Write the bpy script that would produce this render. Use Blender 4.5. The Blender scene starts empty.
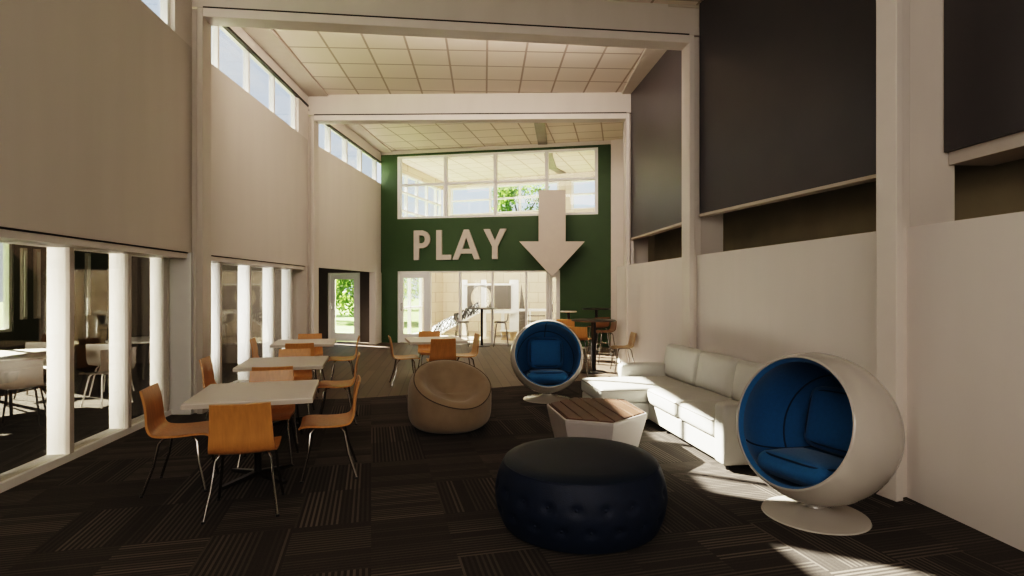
import bpy, math, random
from mathutils import Vector, Matrix
random.seed(7)
C = bpy.context.scene.collection
PI = math.pi
def R(a): return a*PI/180

# ------------------------------------------------------------------ materials
def newmat(name):
    m = bpy.data.materials.new(name); m.use_nodes = True
    nt = m.node_tree
    return m, nt, nt.nodes['Principled BSDF']
def nd(nt, typ, **kw):
    n = nt.nodes.new(typ)
    for k, v in kw.items(): setattr(n, k, v)
    return n
def mat(name, col, rough=.6, metal=0, noise=0, nscale=6, bump=0, bscale=60, coat=0, spec=.5, stretch=(1,1,1), sheen=0):
    m, nt, b = newmat(name)
    b.inputs['Base Color'].default_value = (*col, 1)
    b.inputs['Roughness'].default_value = rough
    b.inputs['Metallic'].default_value = metal
    b.inputs['Specular IOR Level'].default_value = spec
    b.inputs['Coat Weight'].default_value = coat
    b.inputs['Sheen Weight'].default_value = sheen
    tc = nd(nt, 'ShaderNodeTexCoord'); mp = nd(nt, 'ShaderNodeMapping')
    mp.inputs['Scale'].default_value = stretch
    nt.links.new(tc.outputs['Object'], mp.inputs['Vector'])
    if noise:
        n = nd(nt, 'ShaderNodeTexNoise'); n.inputs['Scale'].default_value = nscale; n.inputs['Detail'].default_value = 4
        nt.links.new(mp.outputs[0], n.inputs['Vector'])
        r = nd(nt, 'ShaderNodeValToRGB')
        r.color_ramp.elements[0].position = .3; r.color_ramp.elements[1].position = .7
        r.color_ramp.elements[0].color = (*[c*(1-noise) for c in col], 1)
        r.color_ramp.elements[1].color = (*[min(1, c*(1+noise)) for c in col], 1)
        nt.links.new(n.outputs['Fac'], r.inputs['Fac']); nt.links.new(r.outputs[0], b.inputs['Base Color'])
    if bump:
        n = nd(nt, 'ShaderNodeTexNoise'); n.inputs['Scale'].default_value = bscale; n.inputs['Detail'].default_value = 3
        nt.links.new(mp.outputs[0], n.inputs['Vector'])
        bp = nd(nt, 'ShaderNodeBump'); bp.inputs['Strength'].default_value = bump; bp.inputs['Distance'].default_value = .01
        nt.links.new(n.outputs['Fac'], bp.inputs['Height']); nt.links.new(bp.outputs[0], b.inputs['Normal'])
    return m
def mathn(nt, op, a, bb=None):
    n = nd(nt, 'ShaderNodeMath', operation=op)
    for i, v in enumerate((a, bb)):
        if v is None: continue
        if isinstance(v, (int, float)): n.inputs[i].default_value = v
        else: nt.links.new(v, n.inputs[i])
    return n.outputs[0]
def brick(name, col, mortar, w, h, ms, rough=.8, var=.04, rot=(0,0,0), offset=0.0, bump=.25):
    m, nt, b = newmat(name)
    tc = nd(nt, 'ShaderNodeTexCoord'); mp = nd(nt, 'ShaderNodeMapping'); mp.inputs['Rotation'].default_value = rot
    nt.links.new(tc.outputs['Object'], mp.inputs['Vector'])
    br = nd(nt, 'ShaderNodeTexBrick'); br.offset = offset; br.squash = 1
    br.inputs['Scale'].default_value = 1; br.inputs['Brick Width'].default_value = w; br.inputs['Row Height'].default_value = h
    br.inputs['Mortar Size'].default_value = ms; br.inputs['Mortar Smooth'].default_value = .2
    br.inputs['Color1'].default_value = (*[c*(1-var) for c in col], 1); br.inputs['Color2'].default_value = (*[min(1,c*(1+var)) for c in col], 1)
    br.inputs['Mortar'].default_value = (*mortar, 1)
    nt.links.new(mp.outputs[0], br.inputs['Vector']); nt.links.new(br.outputs['Color'], b.inputs['Base Color'])
    b.inputs['Roughness'].default_value = rough
    bp = nd(nt, 'ShaderNodeBump'); bp.inputs['Strength'].default_value = bump; bp.inputs['Distance'].default_value = .01; bp.invert = True
    nt.links.new(br.outputs['Fac'], bp.inputs['Height']); nt.links.new(bp.outputs[0], b.inputs['Normal'])
    return m
def carpet():
    m, nt, b = newmat('carpet_tiles')
    L = nt.links.new
    tc = nd(nt, 'ShaderNodeTexCoord'); mp = nd(nt, 'ShaderNodeMapping'); mp.inputs['Rotation'].default_value = (0, 0, R(-14))
    L(tc.outputs['Object'], mp.inputs['Vector'])
    sc = nd(nt, 'ShaderNodeVectorMath', operation='MULTIPLY'); sc.inputs[1].default_value = (2.0, 1.5, 0); L(mp.outputs[0], sc.inputs[0])
    # pairs of tiles share a turn so that some read as long planks
    fl = nd(nt, 'ShaderNodeVectorMath', operation='FLOOR'); L(sc.outputs[0], fl.inputs[0])
    wn = nd(nt, 'ShaderNodeTexWhiteNoise', noise_dimensions='3D'); L(fl.outputs[0], wn.inputs['Vector'])
    sel = mathn(nt, 'GREATER_THAN', wn.outputs['Value'], .5)
    sp = nd(nt, 'ShaderNodeSeparateXYZ'); L(mp.outputs[0], sp.inputs[0])
    mx = nd(nt, 'ShaderNodeMix'); L(sel, mx.inputs[0]); L(sp.outputs['X'], mx.inputs[2]); L(sp.outputs['Y'], mx.inputs[3])
    u = mx.outputs[0]
    rs = nd(nt, 'ShaderNodeSeparateColor'); L(wn.outputs['Color'], rs.inputs[0])
    fine = mathn(nt, 'SINE', mathn(nt, 'MULTIPLY', u, 2*PI*30))
    fine = mathn(nt, 'MULTIPLY', mathn(nt, 'GREATER_THAN', fine, .1), 1.0)
    st = mathn(nt, 'FLOOR', mathn(nt, 'MULTIPLY', u, 15))
    cb = nd(nt, 'ShaderNodeCombineXYZ'); L(st, cb.inputs[0]); L(mathn(nt, 'MULTIPLY', rs.outputs[1], 77), cb.inputs[1])
    w2 = nd(nt, 'ShaderNodeTexWhiteNoise', noise_dimensions='2D'); L(cb.outputs[0], w2.inputs['Vector'])
    a = mathn(nt, 'MULTIPLY', fine, mathn(nt, 'MULTIPLY', w2.outputs['Value'], mathn(nt, 'ADD', mathn(nt,'MULTIPLY', rs.outputs[2], .8), .25)))
    nz = nd(nt, 'ShaderNodeTexNoise'); nz.inputs['Scale'].default_value = 90; nz.inputs['Detail'].default_value = 3; L(mp.outputs[0], nz.inputs['Vector'])
    a = mathn(nt, 'ADD', a, mathn(nt, 'MULTIPLY', mathn(nt, 'SUBTRACT', nz.outputs['Fac'], .5), .35))
    a = mathn(nt, 'ADD', a, mathn(nt, 'MULTIPLY', rs.outputs[0], .1))
    cr = nd(nt, 'ShaderNodeValToRGB')
    cr.color_ramp.elements[0].position = .0; cr.color_ramp.elements[0].color = CARPET_DARK
    cr.color_ramp.elements[1].position = .9; cr.color_ramp.elements[1].color = CARPET_LIGHT
    L(a, cr.inputs['Fac']); L(cr.outputs[0], b.inputs['Base Color'])
    b.inputs['Roughness'].default_value = .95; b.inputs['Specular IOR Level'].default_value = .15
    bp = nd(nt, 'ShaderNodeBump'); bp.inputs['Strength'].default_value = .5; bp.inputs['Distance'].default_value = .006
    L(a, bp.inputs['Height']); L(bp.outputs[0], b.inputs['Normal'])
    return m
CARPET_DARK = (.036, .031, .027, 1); CARPET_LIGHT = (.130, .112, .096, 1)
def glass(name, tint, refl):
    m, nt, b = newmat(name); nt.nodes.remove(b)
    out = nt.nodes['Material Output']
    tr = nd(nt, 'ShaderNodeBsdfTransparent'); tr.inputs[0].default_value = (*tint, 1)
    gl = nd(nt, 'ShaderNodeBsdfGlossy'); gl.inputs['Roughness'].default_value = .02
    lw = nd(nt, 'ShaderNodeLayerWeight'); lw.inputs[0].default_value = .35
    mx = nd(nt, 'ShaderNodeMixShader')
    nt.links.new(mathn(nt, 'MULTIPLY', lw.outputs['Fresnel'], refl), mx.inputs[0])
    nt.links.new(tr.outputs[0], mx.inputs[1]); nt.links.new(gl.outputs[0], mx.inputs[2]); nt.links.new(mx.outputs[0], out.inputs[0])
    return m

M = {}
M['wall'] = mat('painted_wall', (.60, .54, .485), .75, noise=.03, nscale=3, bump=.03, stretch=(1,1,.25))
M['wall_left'] = mat('painted_wall_left', (.60, .545, .49), .7, noise=.02, nscale=4, bump=.03, stretch=(1,1,.12))
M['wall_half'] = mat('painted_half_wall', (.70, .645, .605), .7, noise=.015, nscale=5, stretch=(1,1,.12))
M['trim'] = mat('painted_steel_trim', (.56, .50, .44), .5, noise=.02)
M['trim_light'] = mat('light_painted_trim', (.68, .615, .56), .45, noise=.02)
M['white'] = mat('white_frame', (.80, .78, .75), .4, noise=.02)
M['fin'] = mat('white_fin', (.88, .86, .82), .5, noise=.01)
M['ceil'] = brick('ceiling_tiles', (.76, .655, .56), (.42, .33, .26), .66, .66, .02)
M['ceil_plain'] = mat('ceiling_border', (.52, .45, .375), .8, noise=.02)
M['green'] = mat('green_paint', (.036, .076, .026), .6, noise=.05, nscale=3, bump=.02)
M['dark_panel'] = mat('charcoal_panel', (.056, .051, .053), .38, noise=.06, nscale=2, bump=.02)
M['olive'] = mat('olive_wall', (.26, .215, .14), .8, noise=.08, nscale=3)
M['dark'] = mat('dark_wall', (.07, .055, .045), .8, noise=.06)
M['black_line'] = mat('dark_gap', (.02, .017, .015), .7, noise=.05)
M['wing'] = mat('wing_wall', (.085, .072, .055), .8, noise=.08, nscale=2)
M['wing_ceil'] = mat('wing_ceiling', (.07, .06, .042), .85, noise=.05)
M['carpet'] = carpet()
M['wood_floor'] = brick('plank_floor', (.115, .083, .058), (.05, .037, .028), 1.6, .16, .006, rough=.55, var=.18, rot=(0,0,R(83)), offset=.37, bump=.1)
M['play_floor'] = brick('play_floor', (.50, .42, .33), (.35, .28, .2), 1.5, .2, .006, rough=.5, var=.1, rot=(0,0,R(70)), offset=.4, bump=.1)
M['block'] = brick('cream_block_wall', (.66, .56, .455), (.48, .39, .30), .62, .36, .012, rough=.85, var=.04, rot=(R(90),0,0), offset=.5)
M['ply'] = mat('orange_plywood', (.50, .232, .068), .38, noise=.12, nscale=5, stretch=(9,9,.8), coat=.15)
M['ply_dark'] = mat('brown_plywood', (.17, .085, .035), .45, noise=.12, nscale=5)
M['laminate'] = mat('white_laminate', (.66, .60, .535), .4, noise=.02, nscale=20)
M['laminate_edge'] = mat('laminate_edge', (.50, .44, .375), .5, noise=.02)
M['chrome'] = mat('chrome', (.30, .285, .265), .2, metal=1, noise=.03)
M['black_metal'] = mat('black_metal', (.018, .016, .015), .35, metal=.4, noise=.05)
M['ball_white'] = mat('white_fibreglass', (.44, .405, .365), .16, noise=.015, coat=.5)
M['blue'] = mat('blue_felt', (.006, .105, .25), .8, noise=.06, nscale=40, bump=.15, bscale=300, sheen=.15)
M['blue_seam'] = mat('blue_seam', (.002, .022, .06), .8, noise=.05)
M['navy'] = mat('navy_leather', (.0045, .0115, .031), .6, spec=.35, noise=.12, nscale=20, bump=.12, bscale=140)
M['navy_top'] = mat('navy_leather_top', (.005, .013, .026), .55, spec=.35, noise=.12, nscale=9, bump=.12, bscale=140)
M['bean'] = mat('beige_suede', (.25, .185, .12), .85, noise=.08, nscale=7, bump=.15, bscale=90, sheen=.2)
M['bean_seam'] = mat('brown_piping', (.06, .042, .028), .8, noise=.05)
M['sofa'] = mat('grey_sofa_leather', (.47, .46, .42), .5, noise=.03, nscale=9, bump=.06, bscale=80)
M['sofa_pipe'] = mat('sofa_piping', (.16, .145, .12), .6, noise=.05)
M['planter'] = mat('grey_composite', (.46, .42, .40), .5, noise=.02)
M['slat'] = mat('dark_wood_slats', (.115, .062, .040), .45, noise=.25, nscale=4, stretch=(1,1,1), bump=.05)
M['sign'] = mat('pale_sign', (.58, .50, .435), .5, noise=.02)
M['shell_grey'] = mat('grey_plastic', (.11, .10, .09), .45, noise=.05)
M['shell_taupe'] = mat('taupe_plastic', (.11, .09, .075), .5, noise=.05)
M['shell_white'] = mat('white_plastic', (.55, .52, .48), .45, noise=.03)
M['beige_ply'] = mat('pale_plywood', (.40, .27, .15), .45, noise=.1, nscale=6)
M['dark_top'] = mat('dark_tabletop', (.04, .034, .03), .35, noise=.06)
M['play_grey'] = mat('grey_play_panel', (.12, .10, .083), .6, noise=.1, nscale=8, stretch=(6,6,.6))
M['rope'] = mat('climbing_rope', (.05, .045, .04), .7, noise=.1)
M['grass'] = mat('grass', (.17, .27, .05), .9, noise=.35, nscale=2, bump=.4, bscale=40)
M['leaf'] = mat('leaves', (.06, .13, .03), .6, noise=.4, nscale=3)
M['leaf_light'] = mat('light_leaves', (.12, .20, .045), .6, noise=.35, nscale=3)
M['bark'] = mat('bark', (.09, .065, .045), .9, noise=.3, nscale=12, bump=.4)
M['vent'] = mat('vent_slats', (.22, .19, .155), .5, metal=.3, noise=.15, nscale=3)
M['glass'] = glass('clear_glass', (.95, .97, .97), .35)
M['glass_in'] = glass('partition_glass', (.90, .88, .82), .22)
M['roof'] = mat('roof_membrane', (.3, .28, .26), .9, noise=.05)
for k in ('leaf', 'leaf_light'):
    pb = M[k].node_tree.nodes['Principled BSDF']
    pb.inputs['Emission Strength'].default_value = 0
    nt = M[k].node_tree
    tl = nd(nt, 'ShaderNodeBsdfTranslucent'); tl.inputs[0].default_value = (.17, .28, .06, 1)
    mx = nd(nt, 'ShaderNodeMixShader'); mx.inputs[0].default_value = .5
    nt.links.new(pb.outputs[0], mx.inputs[1]); nt.links.new(tl.outputs[0], mx.inputs[2])
    nt.links.new(mx.outputs[0], nt.nodes['Material Output'].inputs[0])

# ------------------------------------------------------------------ mesh builder
class MB:
    def __init__(s): s.v = []; s.f = []
    def add(s, vs, fs, mtx=None):
        o = len(s.v)
        for p in vs: s.v.append(tuple(mtx @ Vector(p)) if mtx else tuple(p))
        for f in fs: s.f.append([i+o for i in f])
        return s
    def box(s, x0, x1, y0, y1, z0, z1, mtx=None):
        vs = [(x, y, z) for z in (z0, z1) for y in (y0, y1) for x in (x0, x1)]
        return s.add(vs, [(0,2,3,1),(4,5,7,6),(0,1,5,4),(2,6,7,3),(0,4,6,2),(1,3,7,5)], mtx)
    def seg(s, A, B, z0, z1, t0, t1, s0=None, s1=None):
        """a wall-like box along A->B, from offset t0 to t1 to the left of the walking direction"""
        dx, dy = B[0]-A[0], B[1]-A[1]; l = math.hypot(dx, dy); dx /= l; dy /= l
        s0 = 0 if s0 is None else s0; s1 = l if s1 is None else s1
        P = lambda a, t: (A[0]+dx*a-dy*t, A[1]+dy*a+dx*t)
        q = [P(s0, t0), P(s1, t0), P(s1, t1), P(s0, t1)]
        return s.prism(q, z0, z1)
    def prism(s, poly, z0, z1, mtx=None):
        ar = sum(poly[i][0]*poly[(i+1) % len(poly)][1]-poly[(i+1) % len(poly)][0]*poly[i][1] for i in range(len(poly)))
        if ar < 0: poly = poly[::-1]
        n = len(poly)
        vs = [(p[0], p[1], z0) for p in poly] + [(p[0], p[1], z1) for p in poly]
        fs = [tuple(range(n-1, -1, -1)), tuple(range(n, 2*n))] + [(i, (i+1) % n, n+(i+1) % n, n+i) for i in range(n)]
        return s.add(vs, fs, mtx)
    def lathe(s, prof, n=32, mtx=None, close=False):
        vs = []; fs = []
        for r, z in prof:
            for i in range(n):
                a = 2*PI*i/n; vs.append((r*math.cos(a), r*math.sin(a), z))
        m = len(prof)
        for j in range(m-1 if not close else m):
            k = (j+1) % m
            for i in range(n):
                fs.append((j*n+i, j*n+(i+1) % n, k*n+(i+1) % n, k*n+i))
        return s.add(vs, fs, mtx)
    def tube(s, pts, r, n=8, closed=False, mtx=None, rad=None):
        pts = [Vector(p) for p in pts]; vs = []; fs = []; N = len(pts)
        up = None
        for i, p in enumerate(pts):
            if closed: t = pts[(i+1) % N]-pts[i-1]
            else: t = pts[min(i+1, N-1)]-pts[max(i-1, 0)]
            t.normalize()
            if up is None:
                up = Vector((0, 0, 1)) if abs(t.z) < .9 else Vector((1, 0, 0))
            a = t.cross(up); a.normalize(); b = a.cross(t); up = b
            rr = rad[i] if rad else r
            for k in range(n):
                w = 2*PI*k/n; vs.append(p+a*math.cos(w)*rr+b*math.sin(w)*rr)
        for i in range(N if closed else N-1):
            j = (i+1) % N
            for k in range(n): fs.append((i*n+k, i*n+(k+1) % n, j*n+(k+1) % n, j*n+k))
        if not closed:
            fs.append(tuple(range(n-1, -1, -1))); fs.append(tuple((N-1)*n+k for k in range(n)))
        return s.add(vs, fs, mtx)
    def rbox(s, cx, cy, cz, sx, sy, sz, r, puff=(0,0,0), n=7, mtx=None):
        """rounded, slightly puffed cushion box"""
        hx, hy, hz = sx/2, sy/2, sz/2; r = min(r, hx, hy, hz)
        def ax(h):
            out = [-h]; k = 3
            out += [-h+r*(1-math.cos(PI/2*i/k)) for i in range(1, k)]
            inner = [(-h+r)+(2*(h-r))*i/n for i in range(n+1)]
            return out + inner + [-v for v in out[::-1]]
        X, Y, Z = ax(hx), ax(hy), ax(hz)
        idx = {}; vs = []; fs = []
        def vid(x, y, z):
            k = (round(x, 6), round(y, 6), round(z, 6))
            if k in idx: return idx[k]
            c = Vector((max(-hx+r, min(hx-r, x)), max(-hy+r, min(hy-r, y)), max(-hz+r, min(hz-r, z))))
            d = Vector((x, y, z))-c
            p = c + (d.normalized()*r if d.length > 1e-9 else d)
            fx = 1-(x/hx)**2; fy = 1-(y/hy)**2; fz = 1-(z/hz)**2
            p.x += puff[0]*(x/hx)*max(0, fy)*max(0, fz); p.y += puff[1]*(y/hy)*max(0, fx)*max(0, fz); p.z += puff[2]*(z/hz)*max(0, fx)**.7*max(0, fy)**.7
            idx[k] = len(vs); vs.append((p.x+cx, p.y+cy, p.z+cz)); return idx[k]
        for a, b, fn in ((X, Y, lambda u, v, q: (u, v, q*hz)), (Y, Z, lambda u, v, q: (q*hx, u, v)), (Z, X, lambda u, v, q: (v, q*hy, u))):
            for q in (-1, 1):
                for i in range(len(a)-1):
                    for j in range(len(b)-1):
                        f = [vid(*fn(a[i], b[j], q)), vid(*fn(a[i+1], b[j], q)), vid(*fn(a[i+1], b[j+1], q)), vid(*fn(a[i], b[j+1], q))]
                        fs.append(f if q > 0 else f[::-1])
        return s.add(vs, fs, mtx)
    def build(s, name, m, parent=None, smooth=False, bevel=0, loc=None, rotz=0):
        me = bpy.data.meshes.new(name); me.from_pydata(s.v, [], s.f); me.validate(); me.update()
        me.materials.append(m)
        if smooth:
            for p in me.polygons: p.use_smooth = True
            try: me.set_sharp_from_angle(angle=R(40))
            except Exception: pass
        o = bpy.data.objects.new(name, me); C.objects.link(o)
        if parent: o.parent = parent
        if loc: o.location = loc
        o.rotation_euler.z = rotz
        if bevel:
            b = o.modifiers.new('bevel', 'BEVEL'); b.width = bevel; b.segments = 2; b.limit_method = 'ANGLE'
        return o
def tag(o, label, cat, group=None, kind=None):
    o['label'] = label; o['category'] = cat
    if group: o['group'] = group
    if kind: o['kind'] = kind
    return o
def thing(name, label, cat, loc=(0,0,0), rotz=0, group=None, kind=None):
    o = bpy.data.objects.new(name, None); C.objects.link(o); o.empty_display_size = .1
    o.location = loc; o.rotation_euler = (0, 0, rotz); return tag(o, label, cat, group, kind)
def struct(name, mb, m, label, cat='wall', smooth=False, bevel=0, loc=None, rotz=0):
    o = mb.build(name, m, None, smooth, bevel, loc, rotz); return tag(o, label, cat, kind='structure')
def dup(root, loc, rotz, label, group=None):
    r = root.copy(); C.objects.link(r); r.location = loc; r.rotation_euler = (0, 0, rotz); r['label'] = label
    if group: r['group'] = group
    for ch in list(root.children):
        c = ch.copy(); C.objects.link(c); c.parent = r
        for g in list(ch.children):
            d = g.copy(); C.objects.link(d); d.parent = c
    return r

# ------------------------------------------------------------------ plan of the building
LA = (-2.90, -3.0); L1 = (-4.08, 7.2); L2 = (-4.22, 11.7); LG = (-3.85, 16.6)
RA = (3.70, -3.0); R0 = (3.02, 4.33); R1 = (2.62, 8.0); R2 = (2.285, 12.3)
GL = LG; GR = (2.70, 15.32)
PL = (-2.60, 21.3); PR = (4.3, 18.8)
ZC = 5.6; ZS = 2.05; ZK = 4.66; ZH = 5.26
def unit(A, B):
    l = math.hypot(B[0]-A[0], B[1]-A[1]); return ((B[0]-A[0])/l, (B[1]-A[1])/l, l)
def at(A, B, s, t=0):
    ux, uy, l = unit(A, B); return (A[0]+ux*s-uy*t, A[1]+uy*s+ux*t)

# floors
edge = [(-4.6, 8.0), (-2.77, 8.12), (-2.2, 8.2), (-1.66, 8.42), (-.37, 9.0), (0, 9.2), (1.2, 9.75), (2.9, 10.3)]
struct('floor', MB().prism([(-9.0, -3.2), (4.8, -3.2), (3.9, 8)] + [(3.2, 10.3)] + edge[::-1] + [(-9.0, 8.0)], -.06, 0), M['carpet'], 'dark brown and charcoal striped carpet tile floor of the lounge', 'floor')
struct('floor', MB().prism(edge + [(3.4, 10.3), (3.4, 15.6), (GR[0]+.4, GR[1]+.1), (GL[0]-2.9, GL[1]+.65), (-6.75, 12.1), (-4.6, 12.1)], -.06, .001), M['wood_floor'], 'grey brown wood plank floor in front of the green wall', 'floor')
struct('floor', MB().prism([(-9.0, 8.0), (-4.6, 8.0), (-4.6, 12.1), (-9.0, 12.1)], -.06, 0), M['carpet'], 'dark carpet of the side room behind the glass partition', 'floor')
struct('floor', MB().prism([(GL[0]-.05, GL[1]+.1), (GR[0]+.6, GR[1]+.05), PR, PL], -.06, 0.0), M['play_floor'], 'pale sunlit floor of the play room behind the green wall', 'floor')
struct('ground', MB().prism([(-60, -20), (40, -20), (40, 90), (-60, 90)], -.3, -.08), M['grass'], 'sunlit green lawn outside the glass doors', 'lawn')

# ceilings: one bay each, turned to follow the fan of the building
def ceiling(poly, ang, label, org=(0,0), z=ZC):
    # object coords turned so tiles follow the bay
    c, s_ = math.cos(-ang), math.sin(-ang)
    loc = [((x-org[0])*c-(y-org[1])*s_, (x-org[0])*s_+(y-org[1])*c) for x, y in poly]
    return struct('ceiling', MB().prism(loc, 0, .08), M['ceil'], label, 'ceiling', loc=(org[0], org[1], z), rotz=ang)
ceiling([(-3.1, -3.2), (5.0, -3.2), (3.9, 8.12), (2.7, 8.12), (-4.1, 7.3)], R(6), 'pale tiled ceiling of the bay nearest the camera', (0, 7.6))
ceiling([(-4.05, 7.31), (2.55, 8.13), (2.55, 11.62), (-4.2, 11.8)], R(2.8), 'cream square tile ceiling between the two cross beams', (.11, 12.2))
ceiling([(-4.2, 11.82), (2.6, 11.66), (3.0, 15.5), (-3.85, 16.75)], R(-11), 'cream square tile ceiling in front of the green wall', (-.04, 16.2))
ceiling([(-3.9, 16.5), (3.0, 15.3), (4.4, 18.8), (-2.6, 21.4)], R(-18), 'cream square tile ceiling of the play room', (0, 17))
struct('trim_1', MB().prism([(2.20, 7.95), (2.80, 8.0), (2.80, 11.7), (2.25, 11.7)], ZC-.035, ZC-.002), M['ceil_plain'], 'plain ceiling border beside the middle dark panel', 'trim')
struct('trim_2', MB().seg(L1, L2, ZC-.035, ZC-.002, -.42, 0.1).seg(L2, LG, ZC-.035, ZC-.002, -.36, .1), M['ceil_plain'], 'plain ceiling border along the left clerestory windows', 'trim')
struct('roof', MB().prism([(-3.05, -3.2), (5.4, -3.2), (4.6, 8), (3.9, 15), (4.9, 19), (-2.5, 21.9), (-4.05, 16.7), (-4.4, 11.7), (-4.28, 7.2)], 5.78, 5.95), M['roof'], 'flat roof above the lounge ceiling', 'roof')

# left wall
wl = struct('wall_left', MB().seg(LA, L1, ZS, ZK, 0, .14), M['wall_left'], 'tall taupe upper wall panel at the left nearest the camera')
struct('wall_left', MB().seg(L1, L2, ZS, ZK, 0, .14), M['wall_left'], 'taupe upper wall panel at the left in the middle bay')
struct('wall_left', MB().seg(L2, LG, ZS, ZK, 0, .14), M['wall_left'], 'taupe upper wall panel at the left next to the green wall')
struct('wall_left', MB().seg(LA, L1, ZH+.08, 5.8, 0, .06).seg(L1, L2, ZH+.13, 5.8, 0, .06).seg(L2, LG, ZH+.04, 5.8, 0, .06), M['trim_light'], 'pale strip of wall above the left clerestory windows')
struct('trim_3', MB().seg(L1, L2, ZH+.09, ZH+.13, -.01, .05).seg(L2, LG, ZH+.0, ZH+.04, -.02, .05), M['black_line'], 'dark head channel over the left clerestory windows', 'trim')  # dark strip along the window heads
nwin = [0]
def window(A, B, z0, z1, mulls, s0, s1, t0, t1, label, mw=.06, transoms=(), glassm='glass', fm='white', rail=.05, extra=None):
    nwin[0] += 1
    w = thing('window_%d' % nwin[0], label, 'window', kind='structure')
    ux, uy, l = unit(A, B)
    fr = MB()
    fr.seg(A, B, z0, z0+rail, t0, t1, s0, s1).seg(A, B, z1-rail, z1, t0, t1, s0, s1)
    fr.seg(A, B, z0+rail, z1-rail, t0, t1, s0, s0+mw).seg(A, B, z0+rail, z1-rail, t0, t1, s1-mw, s1)
    fr.build('window_frame', M[fm], w)
    for m_ in mulls: MB().seg(A, B, z0+rail, z1-rail, t0, t1, m_-mw/2, m_+mw/2).build('mullion', M[fm], w)
    for zt in transoms: MB().seg(A, B, zt-.03, zt+.03, t0, t1, s0+mw, s1-mw).build('transom', M[fm], w)
    tg = t0+.5*(t1-t0) if extra is None else extra
    MB().seg(A, B, z0+.01, z1-.01, tg, tg+.008, s0+.01, s1-.01).build('pane', M[glassm], w)
    return w
# clerestories (s measured along each wall line)
uxl = unit(LA, L1)[2]
def sY(A, B, Y): return (Y-A[1])/unit(A, B)[1]
struct('wall_left', MB().seg(LA, L1, ZK, ZH+.08, 0, .14, sY(LA, L1, 6.75), uxl), M['trim_light'], 'white pier between clerestory window and first column')
struct('wall_left', MB().seg(L1, L2, ZK, ZH+.08, 0, .14, sY(L1, L2, 11.12), unit(L1, L2)[2]), M['trim_light'], 'white pier at the far end of the middle clerestory')
window(LA, L1, ZK, ZH+.08, [sY(LA, L1, y) for y in (6.37-.97*k for k in range(1, 9))], 0.02, sY(LA, L1, 6.75), -.0+.05, .13, 'high clerestory window strip at the top left corner of the photo', rail=.02, mw=.07)
window(L1, L2, ZK, ZH+.13, [sY(L1, L2, y) for y in (8.0, 9.0, 10.03)], .1, sY(L1, L2, 11.12), .05, .13, 'high clerestory window strip in the middle bay', rail=.02, mw=.055)
window(L2, LG, ZK, ZH+.04, [1.2, 2.25, 3.3], .2, 4.6, .02, .13, 'high clerestory window strip beside the green wall', rail=.02, mw=.08)

# partition glazing under the left panels
def partition(A, B, Ys, s0, s1, label):
    nwin[0] += 1
    w = thing('window_%d' % nwin[0], label, 'glass partition', kind='structure')
    MB().seg(A, B, 1.975, 2.035, .03, .45, s0, s1).build('head_rail', M['trim_light'], w)
    MB().seg(A, B, 2.035, 2.055, .02, .30, s0, s1).build('shadow_gap', M['black_line'], w)
    MB().seg(A, B, 0, .07, .23, .42, s0, s1).build('bottom_rail', M['fin'], w)
    for y in Ys:
        s = sY(A, B, y)
        f = MB().seg(A, B, .07, 1.98, .262, .42, s-.03, s+.03).build('mullion', M['fin'], w)
        MB().seg(A, B, .07, 1.98, .225, .262, s-.031, s+.031).build('mullion_cap', M['trim'], f)
    MB().seg(A, B, .03, 2.0, .265, .273, s0, s1).build('pane', M['glass_in'], w)
partition(LA, L1, [-2.4+.958*k for k in range(10)][1:] + [7.07], 0.02, uxl-.02, 'floor to head glass partition with white mullions at the left nearest the camera')
partition(L1, L2, [8.44, 9.46, 10.47, 11.4, 11.58], .09, 4.35, 'floor to head glass partition with white mullions behind the square tables')
# piers beside the columns
struct('wall_left', MB().box(-4.33, -4.06, 7.14, 7.28, 0, ZS), M['white'], 'pale pier between the two glass partitions')
struct('wall_left', MB().box(-4.62, -4.2, 11.55, 11.95, 0, ZS), M['trim'], 'taupe pier at the end of the second glass partition')
struct('wall_left', MB().seg(L2, LG, 0, ZS, -.02, .16, 4.35, 4.95), M['wall'], 'taupe pier against the left edge of the green wall')

# side room (left wing)
struct('wall_left', MB().box(-8.75, -8.6, -3.2, 7.75, 0, 2.9).box(-8.75, -8.6, 9.75, 12.2, 0, 2.9).box(-8.75, -8.6, 7.75, 9.75, 0, .85).box(-8.75, -8.6, 7.75, 9.75, 2.7, 2.9), M['wing'], 'dark olive outer wall of the side room')
struct('wall_back', MB().box(-8.75, -4.4, 12.0, 12.15, 0, 2.9), M['dark'], 'dark end wall of the side room')
struct('wall_front', MB().box(-8.75, -2.9, -3.2, -3.05, 0, 2.9), M['dark'], 'wall of the side room behind the camera')
struct('ceiling', MB().prism([(-8.75, -3.2), (-2.95, -3.2), (-4.2, 7.2), (-4.38, 12.2), (-8.75, 12.2)], 2.75, 2.95), M['wing_ceil'], 'dark flat ceiling of the side room', 'ceiling')
window((-8.675, 7.75), (-8.675, 9.75), .85, 2.7, [1.0], 0, 2.0, -.05, .05, 'outer window of the side room letting sun onto its carpet')
for k, y in enumerate((9.92, 10.2, 11.0, 11.42)):  # white strips standing in for bright window slits, no fixtures
    t = thing('wall_light', ['slim glowing vertical wall light nearest in the dark side room', 'second slim vertical wall light on the olive wall of the side room', 'slim vertical wall light beside the far white chair of the side room', 'slim vertical wall light deepest in the side room'][k], 'light', (-8.6, y, 1.15))
    MB().box(0, .05, -.05, .05, -.1, 1.15).build('back_plate', M['trim'], t)
    MB().box(.05, .07, -.025, .025, -.06, 1.1).build('diffuser', M['white'], t)

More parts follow.
